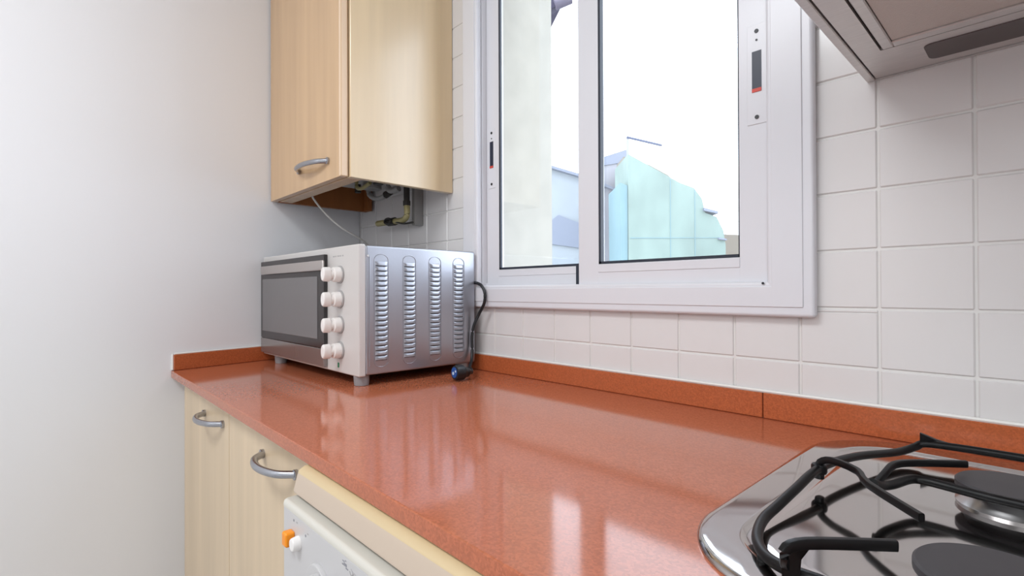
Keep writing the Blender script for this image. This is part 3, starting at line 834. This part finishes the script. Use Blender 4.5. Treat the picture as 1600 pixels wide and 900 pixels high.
nh = thing('neighbour_eave', 'violet grey eave corner peeping over the pale reveal at the top of the left pane', 'eave', (-0.6, 1.4, 2.8))
MB().box((-3.2, 1.42, -6.0), (-1.35, 2.4, 2.86), M['render']).build('wall', nh)
e = MB()
lo = [(-3.2, 1.20, 2.86), (-0.36, 1.30, 2.765), (-0.275, 1.345, 2.80), (-0.335, 1.42, 2.82), (-0.80, 1.75, 2.86), (-3.2, 1.75, 2.86)]
e.poly3(lo + [(x, y, z + 0.06) for x, y, z in lo], [tuple(range(6)), tuple(range(6, 12))] + [(i, (i + 1) % 6, 6 + (i + 1) % 6, 6 + i) for i in range(6)], M['eave'])
e.build('soffit', nh, smooth=False)
MB().cyl((-0.300, 1.335, 2.800), (-0.232, 1.400, 2.838), 0.030, M['eave_tile'], n=20, bevel=0.004).build('gutter_end', nh)

# flat-fronted blocks some 14 to 18 m away; P = along the facade (u), z
U = Vector((0.6891, 0.7246, 0)).normalized(); V = Vector((-0.7246, 0.6891, 0)).normalized()
CAMXY = Vector((1.6966, -0.9216, 0))
def facade(mb, outline, dist, depth, m, skew=0.0):
    """outline = (metres to the right of the courtyard axis, height) polygon, extruded back by depth"""
    n = len(outline)
    fr_ = [CAMXY + V * (dist + skew * a) + U * a + Vector((0, 0, z)) for a, z in outline]
    bk = [p + V * depth for p in fr_]
    faces = [tuple(range(n)), tuple(range(n, 2 * n))[::-1]] + [(i, (i + 1) % n, n + (i + 1) % n, n + i) for i in range(n)]
    mb.poly3(fr_ + bk, faces, m)

gb = thing('netted_building', 'building wrapped in mint green debris netting seen through the right pane', 'building', CAMXY + V * 15 + U * 5 + Vector((0, 0, -6)))
m_ = MB(); facade(m_, [(3.20, -6), (5.86, -6), (5.86, 2.35), (5.80, 2.75), (5.62, 3.12), (5.30, 3.24), (5.22, 3.62), (5.00, 3.92), (4.62, 4.06), (3.30, 4.80), (3.20, 4.86)], 14.0, 1.8, M['net'])
m_.build('net', gb, smooth=False)
m_ = MB(); facade(m_, [(3.04, -6), (3.19, -6), (3.19, 4.00), (2.99, 4.08)], 14.05, 1.7, M['net_blue'])
m_.build('net_strip', gb, smooth=False)
for pts in ([(4.342, -6), (4.358, -6), (4.358, 4.15), (4.342, 4.15)], [(5.012, -6), (5.028, -6), (5.028, 3.86), (5.012, 3.86)], [(3.25, 2.538), (5.7, 2.544), (5.7, 2.556), (3.25, 2.562)]):
    m_ = MB(); facade(m_, pts, 13.985, 0.02, M['net_blue'])
    m_.build('net_seam', gb, smooth=False)
m_ = MB(); facade(m_, [(3.25, 4.2), (5.10, 3.2), (5.06, 4.0), (4.60, 4.50), (4.05, 4.80), (3.30, 5.05)], 15.0, 1.0, M['beige'])
m_.build('attic', gb, smooth=False)
m_ = MB()
facade(m_, [(3.30, 3.9), (3.36, 3.9), (3.36, 5.52), (3.30, 5.52)], 14.6, 0.06, M['facade2'])
m_.tube([CAMXY + V * 14.6 + U * 3.30 + Vector((0, 0, 5.50)), CAMXY + V * 14.6 + U * 4.30 + Vector((0, 0, 5.26))], 0.034, M['rail'], n=6, smooth=1)
m_.build('roof_rail', gb, smooth=False)
for pts, dd in (([(5.24, 3.28), (5.62, 3.20), (5.62, 3.26), (5.24, 3.36)], 0.4), ([(5.64, 2.50), (5.85, 2.47), (5.85, 2.51), (5.64, 2.54)], 0.2)):
    m_ = MB(); facade(m_, pts, 13.9, dd, M['roof_grey'])
    m_.build('ledge', gb, smooth=False)

pb_ = thing('pale_building', 'pale blue grey block with a sloping roof line behind the middle of the window', 'building', CAMXY + V * 17 + U * 1.4 + Vector((0, 0, -6)))
m_ = MB(); facade(m_, [(0.2, -6), (2.45, -6), (2.45, 4.69), (1.24, 5.06), (0.2, 5.35)], 16.5, 5.0, M['facade'])
m_.build('wall', pb_, smooth=False)
m_ = MB(); facade(m_, [(0.2, 5.36), (2.5, 4.66), (2.5, 4.75), (0.2, 5.44)], 16.3, 5.4, M['roof_grey'])
m_.build('roof_edge', pb_, smooth=False)
m_ = MB(); facade(m_, [(1.5, 4.8), (2.4, 4.7), (2.4, 5.00), (1.9, 5.10)], 18.6, 2.0, M['roof_red'])
m_.build('roof', pb_, smooth=False)
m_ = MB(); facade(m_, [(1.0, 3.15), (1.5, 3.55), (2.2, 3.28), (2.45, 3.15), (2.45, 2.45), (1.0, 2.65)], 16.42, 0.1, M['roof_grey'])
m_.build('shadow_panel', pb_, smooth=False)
m_ = MB(); facade(m_, [(0.9, -6), (2.45, -6), (2.45, 1.6), (0.9, 1.6)], 16.40, 0.2, M['facade2'])
m_.build('plinth_wall', pb_, smooth=False)

st = thing('white_house', 'narrow whitish house with a grey lean-to roof left of the green netting', 'building', CAMXY + V * 16.6 + U * 3 + Vector((0, 0, -6)))
m_ = MB(); facade(m_, [(2.62, -6.0), (3.70, -6.0), (3.70, 5.22), (2.62, 5.08)], 16.3, 2.5, M['facade2'])
m_.build('wall', st, smooth=False)
m_ = MB(); facade(m_, [(2.58, 5.04), (3.72, 5.22), (3.72, 5.62), (2.58, 5.26)], 16.25, 2.6, M['roof_grey'])
m_.build('roof', st, smooth=False)
m_ = MB(); facade(m_, [(2.62, 4.52), (3.30, 4.26), (3.30, 4.34), (2.62, 4.62)], 16.1, 0.25, M['roof_grey'])
m_.build('ledge', st, smooth=False)

fr2 = MB(); facade(fr2, [(7.6, -6), (11.5, -6), (11.5, 3.4), (7.6, 3.6)], 22.0, 4.0, M['beige'])
tag(fr2.build('far_house', smooth=False, origin=CAMXY + V * 22 + U * 9 + Vector((0, 0, -6))), 'beige house far off right of the green netting', 'building')
